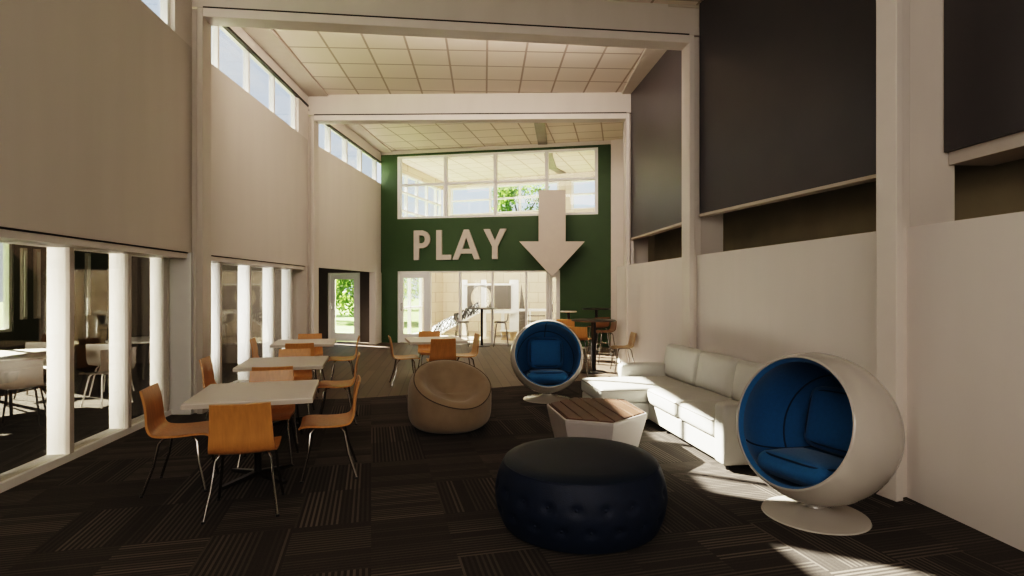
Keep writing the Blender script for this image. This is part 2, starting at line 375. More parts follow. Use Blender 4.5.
# vestibule and garden door left of the green wall
EX = unit(GL, GR)
def g(s, t=0): return at(GL, GR, s, t)
struct('wall_back', MB().seg(GL, GR, 0, 2.3, .0, .15, -3.0, -1.72).seg(GL, GR, 0, 2.3, 0, .15, -.66, .02).seg(GL, GR, 2.055, 3.0, 0, .15, -3.0, .02), M['dark'], 'dark brown wall around the garden door')
struct('wall_left', MB().box(-6.9, -6.75, 12.1, 17.0, 0, 3.0), M['dark'], 'dark side wall of the entry beside the garden door')
struct('ceiling', MB().prism([(-6.8, 12.0), (-4.36, 12.0), (-4.0, 16.75), (-6.8, 17.0)], 2.6, 2.95), M['wing_ceil'], 'low ceiling over the entry beside the garden door', 'ceiling')
def door(n, s0, s1, z1, t0, label, st=.17):
    d = thing('door_%d' % n, label, 'door', kind='structure')
    fr = MB().seg(GL, GR, 0, z1, t0, t0+.12, s0, s0+.05).seg(GL, GR, 0, z1, t0, t0+.12, s1-.05, s1).seg(GL, GR, z1-.06, z1, t0, t0+.12, s0, s1)
    fr.build('door_frame', M['white'], d)
    a, b = s0+.055, s1-.055
    lf = MB().seg(GL, GR, .01, .26, t0+.03, t0+.08, a, b).seg(GL, GR, z1-.2, z1-.065, t0+.03, t0+.08, a, b).seg(GL, GR, .26, z1-.2, t0+.03, t0+.08, a, a+st-.05).seg(GL, GR, .26, z1-.2, t0+.03, t0+.08, b-st+.05, b)
    l_ = lf.build('door_leaf', M['white'], d)
    MB().seg(GL, GR, .25, z1-.19, t0+.05, t0+.058, a+st-.06, b-st+.06).build('pane', M['glass'], l_)
    p0 = g(a+.06, t0-.03); p1 = g(a+.06, t0+.03)
    MB().tube([(p1[0], p1[1], .95), (p0[0], p0[1], .95), (p0[0], p0[1], 1.15), (p1[0], p1[1], 1.15)], .012).build('door_handle', M['chrome'], l_)
    return d
door(1, -1.70, -.68, 2.06, .02, 'white framed glass garden door left of the green wall', .2)

# green wall with its openings  (s along GL->GR)
gs = lambda px: ((15.849/(1+.195*(px-512)/565))*(px-512)/565+3.85)/.9815
glen = EX[2]
SU0, SU1 = gs(397.5), gs(598)
SD0, SD1 = gs(397.5), gs(560)
gw = MB()
gw.seg(GL, GR, 0, ZC-.1, 0, .3, 0, SU0)
gw.seg(GL, GR, 2.09, 3.61, 0, .3, SU0, SU1)
gw.seg(GL, GR, 0, 2.09, 0, .3, SD1, SU1)
gw.seg(GL, GR, 0, ZC-.1, 0, .3, SU1, glen-.02)
gw.seg(GL, GR, 5.43, ZC-.1, 0, .3, SU0, SU1)
struct('wall_back', gw, M['green'], 'dark green feature wall with the word PLAY')
struct('trim_4', MB().seg(GL, GR, ZC-.10, ZC, -.03, .3, -.1, glen+.3), M['trim'], 'taupe strip where the green wall meets the ceiling', 'trim')
window(GL, GR, 3.61, 5.43, [gs(445.2), gs(495), gs(546.5)], SU0, SU1, .0, .14, 'large four bay interior window above the word PLAY', mw=.09, transoms=(4.6,), rail=.06)
door(2, SD0, gs(428), 2.09, .02, 'white framed glass door in the green wall beneath the letters', .15)
window(GL, GR, 0, 2.09, [gs(459.4), gs(492), gs(526)], gs(428)+.01, gs(548), .02, .14, 'wide glazed screen into the play room under the word PLAY', mw=.055, rail=.04)
door(3, gs(548)+.01, SD1-.005, 2.09, .02, 'narrow white glazed panel with pull bars under the arrow', .1)

# bay 3 right side, behind half wall
struct('wall_right', MB().seg((2.42, 12.32), (3.12, 15.3), 0, 5.7, -.12, 0), M['wall'], 'plain taupe wall at the right of the green wall')
struct('trim_5', MB().seg(GL, GR, 0, ZC, -.06, .3, glen-.015, glen+.42), M['trim_light'], 'pale column at the right end of the green wall', 'column')

# right half wall
struct('wall_right', MB().seg(RA, R0, 0, 2.065, -.14, 0), M['wall_half'], 'pale half height wall at the right nearest the camera')
struct('wall_right', MB().seg(R0, R1, 0, 2.065, -.14, 0), M['wall_half'], 'pale half height wall behind the right ball chair and sofa')
struct('wall_right', MB().seg(R1, R2, 0, 2.065, -.14, 0), M['wall_half'], 'pale half height wall behind the far end of the sofa')
bw = [(4.7, -3.2), (3.95, 4.4), (3.45, 8.1), (3.0, 11.9), (2.45, 12.3)]
ow = MB()
for a, b in zip(bw, bw[1:]): ow.seg(a, b, 0, 5.7, -.12, 0)
struct('wall_right', ow, M['olive'], 'dark olive wall recessed behind the right half wall')
# dark panels
def panel(A, B, z0, label, shelf):
    o = struct('wall_right', MB().seg(A, B, z0, 5.7, -.10, 0), M['dark_panel'], label)
    s = MB()
    if shelf == 'thick': s.seg(A, B, z0-.10, z0, -.06, .30)
    else: s.seg(A, B, z0-.035, z0-.001, -.11, .03)
    return s
struct('trim_6', panel((2.735, 7.97), (3.60, 4.45), 2.64, 'large charcoal panel above the half wall in the middle bay', 'thin'), M['ceil_plain'], 'thin pale lip under the middle charcoal panel', 'trim')
struct('trim_7', panel((2.53, 11.55), (2.78, 8.1), 2.62, 'far charcoal panel above the half wall beyond the beam', 'thin'), M['ceil_plain'], 'thin pale lip under the far charcoal panel', 'trim')
struct('trim_8', panel((3.475, 4.42), (3.70, 1.0), 2.66, 'charcoal panel at the top right corner nearest the camera', 'thick'), M['trim'], 'thick taupe shelf under the nearest charcoal panel', 'shelf')
struct('wall_right', MB().box(3.03, 3.47, 4.43, 4.6, 2.0, 5.65), M['wall'], 'taupe pier behind the nearest right column')
struct('wall_right', MB().box(2.66, 3.02, 8.08, 8.26, 2.0, 5.65), M['wall'], 'taupe pier behind the second right column')
struct('wall_right', MB().box(2.42, 2.82, 11.7, 11.88, 2.0, 5.65), M['wall'], 'taupe pier behind the third right column')

# portals: columns and beams
ntr = [8]
def portal(A, B, wA, wB, label, z0=5.05, th=.22, beam_top=ZC):
    ux, uy, l = unit(A, B)
    def tr(mb, m, lb, cat):
        ntr[0] += 1
        struct('trim_%d' % ntr[0], mb, m, lb, cat, bevel=.006)
    for s0, w, side in ((0, wA, 'left'), (l, -wB, 'right')):
        c = MB()
        a, b = sorted((s0, s0+w))
        inner = (b-.07, b) if side == 'left' else (a, a+.07)
        outer = (a, b-.09) if side == 'left' else (a+.09, b)
        c.seg(A, B, 0, z0+.11, -.05, th, *inner)       # projecting face
        c.seg(A, B, 0, z0+.11, 0, th, *outer)
        c.seg(A, B, 0, z0+.09, .03, th-.02, *((b-.09, b-.07) if side == 'left' else (a+.07, a+.09)))   # reveal
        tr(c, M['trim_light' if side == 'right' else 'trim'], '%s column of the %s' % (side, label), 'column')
    tr(MB().seg(A, B, z0+.0, z0+.11, -.05, th, wA, l-wB), M['trim_light'], 'bottom flange of the %s' % label, 'beam')
    tr(MB().seg(A, B, z0+.10, z0+.14, -.03, th-.03, wA-.01, l-wB+.01), M['black_line'], 'dark joint line of the %s' % label, 'trim')
    tr(MB().seg(A, B, z0+.135, beam_top+.02, 0, th, -.15, l+.35), M['wall'], 'deep taupe face of the %s' % label, 'beam')
portal((-4.10, 7.2), (2.68, 8.02), .17, .19, 'first cross beam')
portal((-4.24, 11.7), (2.49, 11.55), .16, .16, 'second cross beam')
portal((-3.5, 2.3), (3.05, 4.33), .2, .20, 'beam over the camera', th=.12)
struct('wall_front', MB().box(-3.2, 5.0, -3.3, -3.15, 0, 5.7), M['wall'], 'plain taupe wall behind the camera')

# play room shell
pw = MB(); plen = unit(GL, PL)[2]
A_, B_ = (-3.85, 16.95), PL
pll = unit(A_, B_)[2]
struct('wall_left', MB().seg(A_, B_, 2.1, 3.55, 0, .14).seg(A_, B_, 0, 2.1, 0, .14, 2.75, pll).seg(A_, B_, 5.3, 5.8, 0, .14), M['block'], 'cream wall of the play room at its left')
window(A_, B_, 0, 2.1, [.9, 1.85], .05, 2.75, .02, .12, 'garden windows at the left of the play room', rail=.06, transoms=(.95,))
window(A_, B_, 3.55, 5.3, [.8, 1.6, 2.4, 3.2, 4.0], .05, pll-.1, .02, .12, 'tall clerestory windows at the left of the play room', transoms=(4.1, 4.7))
bl = unit(PL, PR)[2]
struct('wall_back', MB().seg((PL[0], PL[1]), PR, 0, 4.32, 0, .14).seg(PL, PR, 5.33, 5.8, 0, .14).seg(PL, PR, 4.32, 5.33, 0, .14, 0, .3).seg(PL, PR, 4.32, 5.33, 0, .14, 4.5, 4.95), M['block'], 'cream block wall at the far end of the play room')
window(PL, PR, 4.32, 5.33, [1.9, 3.05], .3, 4.5, .02, .12, 'high back window of the play room with a tree outside', transoms=(4.85,), mw=.07)
window(PL, PR, 4.32, 5.33, [], 4.95, bl-.1, .02, .12, 'high back window at the right end of the play room', transoms=(4.85,), mw=.07)
struct('wall_right', MB().seg((3.15, 15.3), (4.35, 18.85), 0, 5.75, -.14, 0), M['block'], 'cream wall at the right of the play room')
# ceiling slot
sl = MB()
cl = [(.60, 12.0), (.66, 13.6), (.88, 15.95)]
for a, b in zip(cl, cl[1:]): sl.seg(a, b, ZC-.03, ZC-.004, -.13, .13)
tag(sl.build('ceiling_vent', M['vent']), 'long brown linear vent in the ceiling in front of the green wall', 'vent', 'linear ceiling vents')
sl = MB(); cl = [(1.02, 16.05), (1.12, 17.2), (1.36, 18.8), (1.75, 19.6)]
for a, b in zip(cl, cl[1:]): sl.seg(a, b, ZC-.03, ZC-.004, -.13, .13)
tag(sl.build('ceiling_vent', M['vent']), 'long curved brown vent in the play room ceiling seen through the upper window', 'vent', 'linear ceiling vents')

# ------------------------------------------------------------------ lettering and arrow
Lh = .85; z0 = 2.41
LET = {
 'P': [[(0,0),(.16,0),(.16,.34),(.27,.34),(.40,.38),(.475,.48),(.49,.595),(.475,.70),(.40,.80),(.27,.85),(0,.85)], [(.16,.48),(.16,.71),(.26,.71),(.32,.67),(.34,.595),(.32,.52),(.26,.48)]],
 'L': [[(0,0),(.44,0),(.44,.14),(.16,.14),(.16,.85),(0,.85)]],
 'A': [[(0,0),(.17,0),(.235,.17),(.575,.17),(.64,0),(.81,0),(.475,.85),(.335,.85)], [(.288,.30),(.522,.30),(.405,.62)]],
 'Y': [[(.25,0),(.41,0),(.41,.36),(.66,.85),(.48,.85),(.33,.52),(.18,.85),(0,.85),(.25,.36)]],
}
def curve_letter(polys, name, m, parent, org, ang, depth):
    cu = bpy.data.curves.new(name, 'CURVE'); cu.dimensions = '2D'; cu.fill_mode = 'BOTH'; cu.extrude = depth/2
    for p in polys:
        s = cu.splines.new('POLY'); s.points.add(len(p)-1); s.use_cyclic_u = True
        for i, (x, y) in enumerate(p): s.points[i].co = (x, y, 0, 1)
    tmp = bpy.data.objects.new(name, cu); C.objects.link(tmp)
    bpy.context.view_layer.update()
    me = bpy.data.meshes.new_from_object(tmp.evaluated_get(bpy.context.evaluated_depsgraph_get()))
    bpy.data.objects.remove(tmp); me.materials.clear(); me.materials.append(m)
    o = bpy.data.objects.new(name, me); C.objects.link(o); o.parent = parent
    o.location = org; o.rotation_euler = (R(90), 0, ang)
    return o
gang = math.atan2(EX[1], EX[0])
sg = thing('wall_lettering', 'pale raised capital letters PLAY on the dark green wall', 'sign', (*g(gs(414), -.04), z0), 0)
base = Vector((*g(gs(414), -.04), 0))
for ch, px in (('P', 414.6), ('L', 437), ('A', 453.2), ('Y', 484)):
    q = Vector((*g(gs(px), -.04), 0))-base
    l_ = curve_letter(LET[ch], 'letter', M['sign'], sg, (q.x, q.y, 0), gang, .07)
    l_['label'] = 'raised capital letter %s' % ch
ar = thing('arrow_sign', 'large pale grey downward arrow in front of the green wall, right of PLAY', 'sign', (1.07, 15.1, 1.9))
curve_letter([[(0,0),(.87,.94),(.357,.94),(.357,2.31),(-.357,2.31),(-.357,.94),(-.87,.94)]], 'arrow_panel', M['sign'], ar, (0, 0, 0), 0, .12)
for zz in (1.1, 1.5):
    for xx in (-.25, .25):
        yw = 16.6-.195*(1.07+xx+3.85)-15.1
        MB().box(xx-.03, xx+.03, .05, yw+.01, zz, zz+.06).build('bracket', M['black_metal'], ar)

# ------------------------------------------------------------------ orange chairs
def shell_sheet(prof, wfn, th, curve=0.0, n=10):
    """sheet swept along a side profile (y,z); both faces and the rim in one mesh"""
    mb = MB(); m = len(prof); V = []
    nrm = []
    for i in range(m):
        a = prof[max(0, i-1)]; b = prof[min(m-1, i+1)]
        dy, dz = b[0]-a[0], b[1]-a[1]; l = math.hypot(dy, dz); nrm.append((-dz/l, dy/l))
    for side in (0, 1):
        for i, (y, z) in enumerate(prof):
            w = wfn(i/(m-1))
            for k in range(n+1):
                u = -1+2*k/n
                off = side*th + curve*(u*u)
                V.append((u*w/2, y-nrm[i][0]*off, z-nrm[i][1]*off))
    F = []; N = (n+1)*m
    for i in range(m-1):
        for k in range(n):
            a = i*(n+1)+k; F.append((a, a+1, a+n+2, a+n+1)); F.append((N+a, N+a+n+1, N+a+n+2, N+a+1))
    for i in range(m-1):
        a = i*(n+1); F.append((a, a+n+1, N+a+n+1, N+a)); a += n; F.append((a, N+a, N+a+n+1, a+n+1))
    for k in range(n):
        F.append((k, N+k, N+k+1, k+1)); a = (m-1)*(n+1)+k; F.append((a, a+1, N+a+1, N+a))
    return mb.add(V, F)
def smooth_prof(pts, n=5):
    out = []
    P = [pts[0]]+pts+[pts[-1]]
    for i in range(1, len(P)-2):
        for k in range(n):
            t = k/n
            out.append(tuple(.5*((2*P[i][j])+(-P[i-1][j]+P[i+1][j])*t+(2*P[i-1][j]-5*P[i][j]+4*P[i+1][j]-P[i+2][j])*t*t+(-P[i-1][j]+3*P[i][j]-3*P[i+1][j]+P[i+2][j])*t**3) for j in (0, 1)))
    out.append(pts[-1]); return out
prof = smooth_prof([(-.262, .805), (-.235, .70), (-.222, .60), (-.215, .52), (-.185, .462), (-.12, .443), (0, .44), (.12, .448), (.19, .446), (.222, .43)])
def make_chair(label):
    t = thing('dining_chair', label, 'chair', group='orange plywood chairs around the square tables')
    w = lambda u: .415-.03*max(0, (.3-u)/.3)+.03*math.sin(PI*min(1, max(0, (u-.3)/.7)))
    sh = shell_sheet(prof, w, .016, curve=-.012); o = sh.build('shell', M['ply'], t, smooth=True)
    for sx in (-1, 1):
        for fy, sy in ((.20, .10), (-.235, -.10)):
            top = Vector((sx*.155, sy, .425)); foot = Vector((sx*(.225 if fy > 0 else .235), fy, .008))
            k = top.lerp(foot, .12)+Vector((sx*.018, (.02 if fy > 0 else -.02), .012))
            lg = MB().tube([top+Vector((-sx*.03, 0, .004)), top, k, top.lerp(foot, .5)+Vector((sx*.006, 0, 0)), foot], .0105, 8).build('leg', M['chrome'], t, smooth=True)
            MB().lathe([(0, 0), (.014, 0), (.014, .014), (0, .014)], 10, Matrix.Translation((foot.x, foot.y, 0))).build('foot_cap', M['black_metal'], lg)
    MB().tube([(-.15, .10, .427), (.15, .10, .427)], .009).tube([(-.15, -.10, .427), (.15, -.10, .427)], .009).box(-.1, .1, -.11, .11, .424, .434).build('seat_frame', M['black_metal'], t)
    return t
def make_table(label, loc, rot):
    t = thing('dining_table', label, 'table', loc, rot, 'white square dining tables')
    tp = MB().box(-.46, .46, -.46, .46, .695, .738).build('tabletop', M['laminate'], t, bevel=.003)
    MB().box(-.462, .462, -.462, .462, .698, .728).build('edge_band', M['laminate_edge'], tp)
    MB().box(-.2, .2, -.2, .2, .675, .695).build('mounting_plate', M['black_metal'], t)
    MB().lathe([(0, .05), (.03, .05), (.03, .675), (0, .675)], 16).build('pedestal', M['black_metal'], t, smooth=True)
    f = MB()
    for k in range(4):
        f.add([(-.028, 0, .03), (.028, 0, .03), (.018, .33, .008), (-.018, .33, .008), (-.028, 0, .07), (.028, 0, .07), (.018, .33, .03), (-.018, .33, .03)],
              [(0,3,2,1), (4,5,6,7), (0,1,5,4), (1,2,6,5), (2,3,7,6), (3,0,4,7)], Matrix.Rotation(PI/4+k*PI/2, 4, 'Z'))
    f.build('base', M['black_metal'], t)
    return t
chair0 = [None]
def chair_at(c, rot, lx, ly, face, label):
    p = Vector((lx, ly, 0)); p.rotate(Matrix.Rotation(rot, 3, 'Z'))
    loc = (c[0]+p.x, c[1]+p.y, 0); rz = rot+face
    if chair0[0] is None:
        chair0[0] = make_chair(label); chair0[0].location = loc; chair0[0].rotation_euler.z = rz; return chair0[0]
    return dup(chair0[0], loc, rz, label)
S, E, N_, W = 0, PI/2, PI, -PI/2   # facing turns for a chair on the near / right / far / left side
tabs = [((-2.137, 4.755), R(16), 'white square table nearest the camera at the left', 'nearest white table', (.66, .56, .46, .55)),
        ((-2.67, 6.64), R(14), 'white square table second from the camera at the left', 'second white table', (.72, .58, .50, .60)),
        ((-3.33, 9.08), R(15), 'white square table third from the camera, by the glass partition', 'third white table', (.74, .58, .50, .52)),
        ((-1.30, 9.55), R(16), 'white square table standing apart on the wood floor behind the beanbag', 'white table behind the beanbag', (.50, .48, .62, .50))]
for c, rt, lab, short, ds in tabs:
    make_table(lab, (c[0], c[1], 0.001 if c[1] > 8.5 else 0), rt)
    chair_at(c, rt, .02, -ds[0], 0, 'orange plywood chair on the near side of the %s' % short)
    chair_at(c, rt, ds[1], 0, PI/2, 'orange plywood chair on the right side of the %s' % short)
    chair_at(c, rt, .02, ds[2], PI, 'orange plywood chair on the far side of the %s' % short)
    chair_at(c, rt, -ds[3], 0, -PI/2, 'orange plywood chair on the left side of the %s' % short)

# ------------------------------------------------------------------ ball chairs
def zto(n):
    return Vector((0, 0, 1)).rotation_difference(Vector(n).normalized()).to_matrix().to_4x4()
def make_ball(label, loc, az, el=15, ph=61):
    t = thing('ball_chair', label, 'chair', loc, 0, 'white ball chairs lined in blue')
    Rr = .525; zc = .62; phi = R(ph)
    # local frame: opening axis along -Y, tilted up; whole thing turned by az
    t.rotation_euler.z = az
    n = Vector((0, -math.cos(R(el)), math.sin(R(el))))
    X = Vector((1, 0, 0)); Yv = n.cross(X)
    Mx = Matrix(((X.x, Yv.x, n.x, 0), (X.y, Yv.y, n.y, 0), (X.z, Yv.z, n.z, zc), (0, 0, 0, 1)))
    k = 26; pr = []
    for i in range(k+1):
        a = PI-(PI-phi)*i/k; pr.append((Rr*math.sin(a)+1e-4, Rr*math.cos(a)))
    ri = Rr-.018
    for i in range(7):   # rounded rim
        b = PI*i/6; rc = (Rr+ri)/2; hw = (Rr-ri)/2
        rr = rc+hw*math.cos(b); pa = phi-.03*math.sin(b)
        pr.append((rr*math.sin(pa), rr*math.cos(pa)))
    for i in range(5): pr.append((ri*math.sin(phi+.04*i), ri*math.cos(phi+.04*i)))
    MB().lathe(pr, 72, Mx).build('shell', M['ball_white'], t, smooth=True)
    rl = Rr-.026; pr = [(Rr*.985*math.sin(phi-.012), Rr*.985*math.cos(phi-.012)), (rl*math.sin(phi), rl*math.cos(phi))]
    rl2 = Rr-.05
    for i in range(k+1):
        a = phi+.03+(PI-phi-.03)*i/k; pr.append((rl2*math.sin(a)+1e-4, rl2*math.cos(a)))
    ln = MB().lathe(pr, 72, Mx).build('lining', M['blue'], t, smooth=True)
    sm = MB()
    for w in (R(90), R(210), R(330)):
        pts = []
        for i in range(14):
            a = phi+.05+(PI-phi-.05)*i/15
            pts.append(Mx @ Vector(((rl2-.003)*math.sin(a)*math.cos(w), (rl2-.003)*math.sin(a)*math.sin(w), (rl2-.003)*math.cos(a))))
        sm.tube(pts, .006, 6)
    a = R(118)
    sm.tube([Mx @ Vector(((rl2-.003)*math.sin(a)*math.cos(2*PI*i/48), (rl2-.003)*math.sin(a)*math.sin(2*PI*i/48), (rl2-.003)*math.cos(a))) for i in range(48)], .006, 6, closed=True)
    sm.build('seam', M['blue_seam'], ln, smooth=True)
    # seat cushion: thick disc, rounded, lying low in the ball
    def cushion(cx, cy, cz, sx, sy, sz, tilt, name):
        mt = Matrix.Translation((cx, cy, cz)) @ Matrix.Rotation(tilt, 4, 'X')
        o = MB().rbox(0, 0, 0, sx, sy, sz, sz*.45, (.02, .02, .02), 8, mt).build(name, M['blue'], t, smooth=True)
        q = []
        for i in range(40):
            w = 2*PI*i/40; ex = math.copysign(abs(math.cos(w))**.45, math.cos(w)); ey = math.copysign(abs(math.sin(w))**.45, math.sin(w))
            q.append(mt @ Vector((ex*(sx/2-.02), ey*(sy/2-.02), sz/2-.008)))
        MB().tube(q, .007, 6, closed=True).build('piping', M['blue_seam'], o, smooth=True)
    cushion(0, -.03, .335, .56, .50, .15, R(-4), 'seat_cushion')
    cushion(0, .29, .63, .50, .44, .13, R(76), 'back_cushion')
    bs = MB().lathe([(0, 0), (.33, 0), (.345, .006), (.34, .014), (.25, .026), (.12, .045), (.07, .07), (.055, .11), (0, .11)], 64)
    bs.build('base', M['ball_white'], t, smooth=True)
    MB().lathe([(.001, .09), (.07, .09), (.085, .125), (.001, .16)], 32).build('swivel', M['black_metal'], t, smooth=True)
    return t
make_ball('glossy white ball chair with blue lining at the right wall, nearest the camera', (2.13, 3.98, 0), R(-65), 15)
make_ball('white ball chair with blue lining beyond the wood topped table, facing the camera', (.50, 8.12, 0), R(1), 17, 66)

# ------------------------------------------------------------------ round tufted ottoman
ot = thing('ottoman', 'large round navy leather ottoman with buttoned sides in the foreground', 'ottoman', (.467, 3.88, 0))
nA = 144; rows = 30; V = []; F = []
nb = 20; btn = [(2*PI*(i+.5*(r % 2))/nb, (.155, .285)[r]) for r in (0, 1) for i in range(nb)]
def oprof(u):   # u 0..1 from bottom to the seam
    z = .02+.40*u
    return .50+.082*math.sin(PI*min(1, max(0, .08+.84*u)))**.8, z
for j in range(rows+1):
    r, z = oprof(j/rows)
    for i in range(nA):
        a = 2*PI*i/nA; d = 0
        for ba, bz in btn:
            da = (a-ba+PI) % (2*PI)-PI
            q = (da*.56)**2+(z-bz)**2
            d += .020*math.exp(-q/.0008)
        d += .006*abs(math.sin(a*nb/2+ (z-.155)/.13*PI/2))*0
        V.append(((r-d)*math.cos(a), (r-d)*math.sin(a), z))
for j in range(rows):
    for i in range(nA): F.append((j*nA+i, j*nA+(i+1) % nA, (j+1)*nA+(i+1) % nA, (j+1)*nA+i))
F.append(tuple(range(nA-1, -1, -1)))
MB().add(V, F).build('body', M['navy'], ot, smooth=True)
MB().lathe([(.512, .418), (.520, .43), (.50, .445), (.42, .458), (.25, .464), (.10, .465), (.001, .465)], 96).build('top_cushion', M['navy_top'], ot, smooth=True)
MB().tube([(.518*math.cos(2*PI*i/96), .518*math.sin(2*PI*i/96), .421) for i in range(96)], .008, 8, closed=True).build('piping', M['navy'], ot, smooth=True)
for ba, bz in btn:
    r = oprof((bz-.02)/.40)[0]-.017
    b = MB().lathe([(.001, .005), (.008, .003), (.011, 0), (.009, -.004)], 10, Matrix.Translation((r*math.cos(ba), r*math.sin(ba), bz)) @ Matrix.Rotation(ba, 4, 'Z') @ Matrix.Rotation(PI/2, 4, 'Y'))
    b.build('button', M['navy'], ot, smooth=True)
MB().lathe([(.001, 0), (.46, 0), (.47, .025), (.001, .025)], 48).build('plinth', M['black_metal'], ot)

# ------------------------------------------------------------------ beanbag
bb = thing('beanbag', 'beige suede beanbag seat with a dished slanted top and brown piping', 'beanbag', (-.71, 6.44, 0))
npl = Vector((.24, -.42, .82)).normalized(); dpl = .20
cen = Vector((0, 0, .36))
V = []; F = []; nu, nv = 64, 48
u1 = npl.orthogonal().normalized(); u2 = npl.cross(u1)
def bodyr(d):   # body surface along direction d from cen, lumpy squashed ball with flat floor side
    a, b, c = .475, .475, .44
    p = 4.2 if d.z < 0 else 2.4
    k = (abs(d.x/a)**2+abs(d.y/b)**2)**.5
    r = 1/((k**p+abs(d.z/(.36 if d.z < 0 else c))**p)**(1/p))
    return r*(1+.012*math.sin(5*math.atan2(d.y, d.x))*(1-abs(d.z)))
# rim half angle measured from npl
rim = []
for i in range(nu):
    w = 2*PI*i/nu
    lo, hi = 0, PI
    for _ in range(30):
        m_ = (lo+hi)/2; d = npl*math.cos(m_)+(u1*math.cos(w)+u2*math.sin(w))*math.sin(m_)
        if (d*bodyr(d)).dot(npl) > dpl: lo = m_
        else: hi = m_
    rim.append(lo)
for j in range(nv+1):
    for i in range(nu):
        w = 2*PI*i/nu; a = rim[i]+(PI-rim[i]-.001)*j/nv
        d = npl*math.cos(a)+(u1*math.cos(w)+u2*math.sin(w))*math.sin(a)
        p = cen+d*bodyr(d); p.z = max(p.z, .0); V.append(p)
for j in range(nv):
    for i in range(nu): F.append((j*nu+i, (j+1)*nu+i, (j+1)*nu+(i+1) % nu, j*nu+(i+1) % nu))
MB().add(V, F).build('body', M['bean'], bb, smooth=True)
V2 = []; F2 = []; nd_ = 18
cpt = sum((V[i] for i in range(nu)), Vector())/nu + u2*0
low = cpt + Vector((-.05, .03, 0))
for j in range(nd_+1):
    q = 1-j/nd_
    for i in range(nu):
        p = low.lerp(V[i], q) if q < 1 else V[i].copy()
        crease = 1+.10*math.cos(3*2*PI*i/nu)*q*(1-q)*4
        dep = (math.sin(PI*min(1, (1-q)*2.6))*.035 if q > .61 else 0) - .16*(.5-.5*math.cos(PI*(1-q)))*crease
        V2.append(p+npl*dep)
for j in range(nd_):
    for i in range(nu): F2.append((j*nu+i, j*nu+(i+1) % nu, (j+1)*nu+(i+1) % nu, (j+1)*nu+i))
MB().add(V2, F2).build('seat_top', M['bean'], bb, smooth=True)
MB().tube([V[i] for i in range(nu)], .006, 6, closed=True).build('piping', M['bean_seam'], bb, smooth=True)

# ------------------------------------------------------------------ hexagonal table with wood slats
hx = [(.36, 5.86), (.485, 5.16), (.90, 5.01), (1.30, 5.43), (1.22, 6.08), (.67, 6.19)]
hc = (.82, 5.62)
hl = [(x-hc[0], y-hc[1]) for x, y in hx]
ht = thing('coffee_table', 'low hexagonal coffee table with a dark slatted wood top and pale grey tapered sides', 'table', (*hc, 0))
V = [(x*.80, y*.80, .0) for x, y in hl]+[(x, y, .37) for x, y in hl]+[(x, y, .395) for x, y in hl]+[(x*.965, y*.965, .40) for x, y in hl]+[(x*.955, y*.955, .365) for x, y in hl]
F = [tuple(range(6))[::-1]]
for j in range(4):
    for i in range(6): F.append((j*6+i, j*6+(i+1) % 6, (j+1)*6+(i+1) % 6, (j+1)*6+i))
F.append(tuple(24+i for i in range(6)))
MB().add(V, F).build('body', M['planter'], ht, bevel=.004)
# slats: clip strips of the hexagon
inner = [(x*.95, y*.95) for x, y in hl]
if sum(inner[i][0]*inner[(i+1) % 6][1]-inner[(i+1) % 6][0]*inner[i][1] for i in range(6)) < 0: inner = inner[::-1]
def clip(poly, nx, ny, c):      # keep nx*x+ny*y<=c
    out = []
    for i in range(len(poly)):
        a, b = poly[i], poly[(i+1) % len(poly)]
        da, db = nx*a[0]+ny*a[1]-c, nx*b[0]+ny*b[1]-c
        if da <= 0: out.append(a)
        if da*db < 0:
            t = da/(da-db); out.append((a[0]+(b[0]-a[0])*t, a[1]+(b[1]-a[1])*t))
    return out
sa = R(10); nx, ny = math.cos(sa), math.sin(sa)
k = -0.62
while k < .62:
    p = clip(clip(inner, nx, ny, k+.112), -nx, -ny, -k)
    if len(p) > 2:
        sl_ = MB().prism(p, .372, .408).build('slat', M['slat'], ht, bevel=.003)
    k += .125

# ------------------------------------------------------------------ sofa (local x: from wall front outwards, built in its own frame)
ang = math.atan2(-.989, .148)      # local +X runs from far end towards the camera; local +Y = towards the wall
so = thing('sectional_sofa', 'pale grey leather sectional sofa with a chaise at its far end, along the right wall', 'sofa', (1.47, 7.50, 0), ang)
# with this turn local +Y points to (.989,.148): towards the wall
def cu(name, x0, x1, y0, y1, z0, z1, r=.04, puff=(.01,.01,.015), m='sofa', pipe=False, parent=None):
    o = MB().rbox((x0+x1)/2, (y0+y1)/2, (z0+z1)/2, x1-x0, y1-y0, z1-z0, r, puff, 6).build(name, M[m], parent or so, smooth=True)
    return o
MB().rbox(1.22, .46, .15, 2.46, .90, .20, .02).build('base', M['sofa'], so, smooth=True)
MB().rbox(.44, -.27, .15, .86, .58, .20, .02).build('chaise_base', M['sofa'], so, smooth=True)
cu('arm', -.17, .0, -.02, .66, .05, .58, .035)
cu('arm', 2.45, 2.62, -.02, .94, .05, .575, .03)
cu('back_frame', -.17, 2.45, .80, .94, .05, .62, .03)
cs = []
cs.append(cu('seat_cushion', .01, .89, -.58, .62, .255, .425, .04, (.005, .005, .015)))
cs.append(cu('seat_cushion', .895, 1.67, -.03, .66, .255, .43, .04, (.005, .008, .018)))
cs.append(cu('seat_cushion', 1.675, 2.448, -.03, .66, .255, .43, .04, (.005, .008, .018)))
for x0, x1, y0, y1, o in ((.01, .89, -.58, .62, cs[0]), (.895, 1.67, -.03, .66, cs[1]), (1.675, 2.448, -.03, .66, cs[2])):
    q = [(x0+.02, y0, .405), (x1-.02, y0, .405), (x1-.004, y0+.02, .405), (x1-.004, y1, .405)]
    MB().tube([(x0+.004, y1, .405), (x0+.004, y0+.02, .405)]+q, .005, 6).build('piping', M['sofa_pipe'], o, smooth=True)
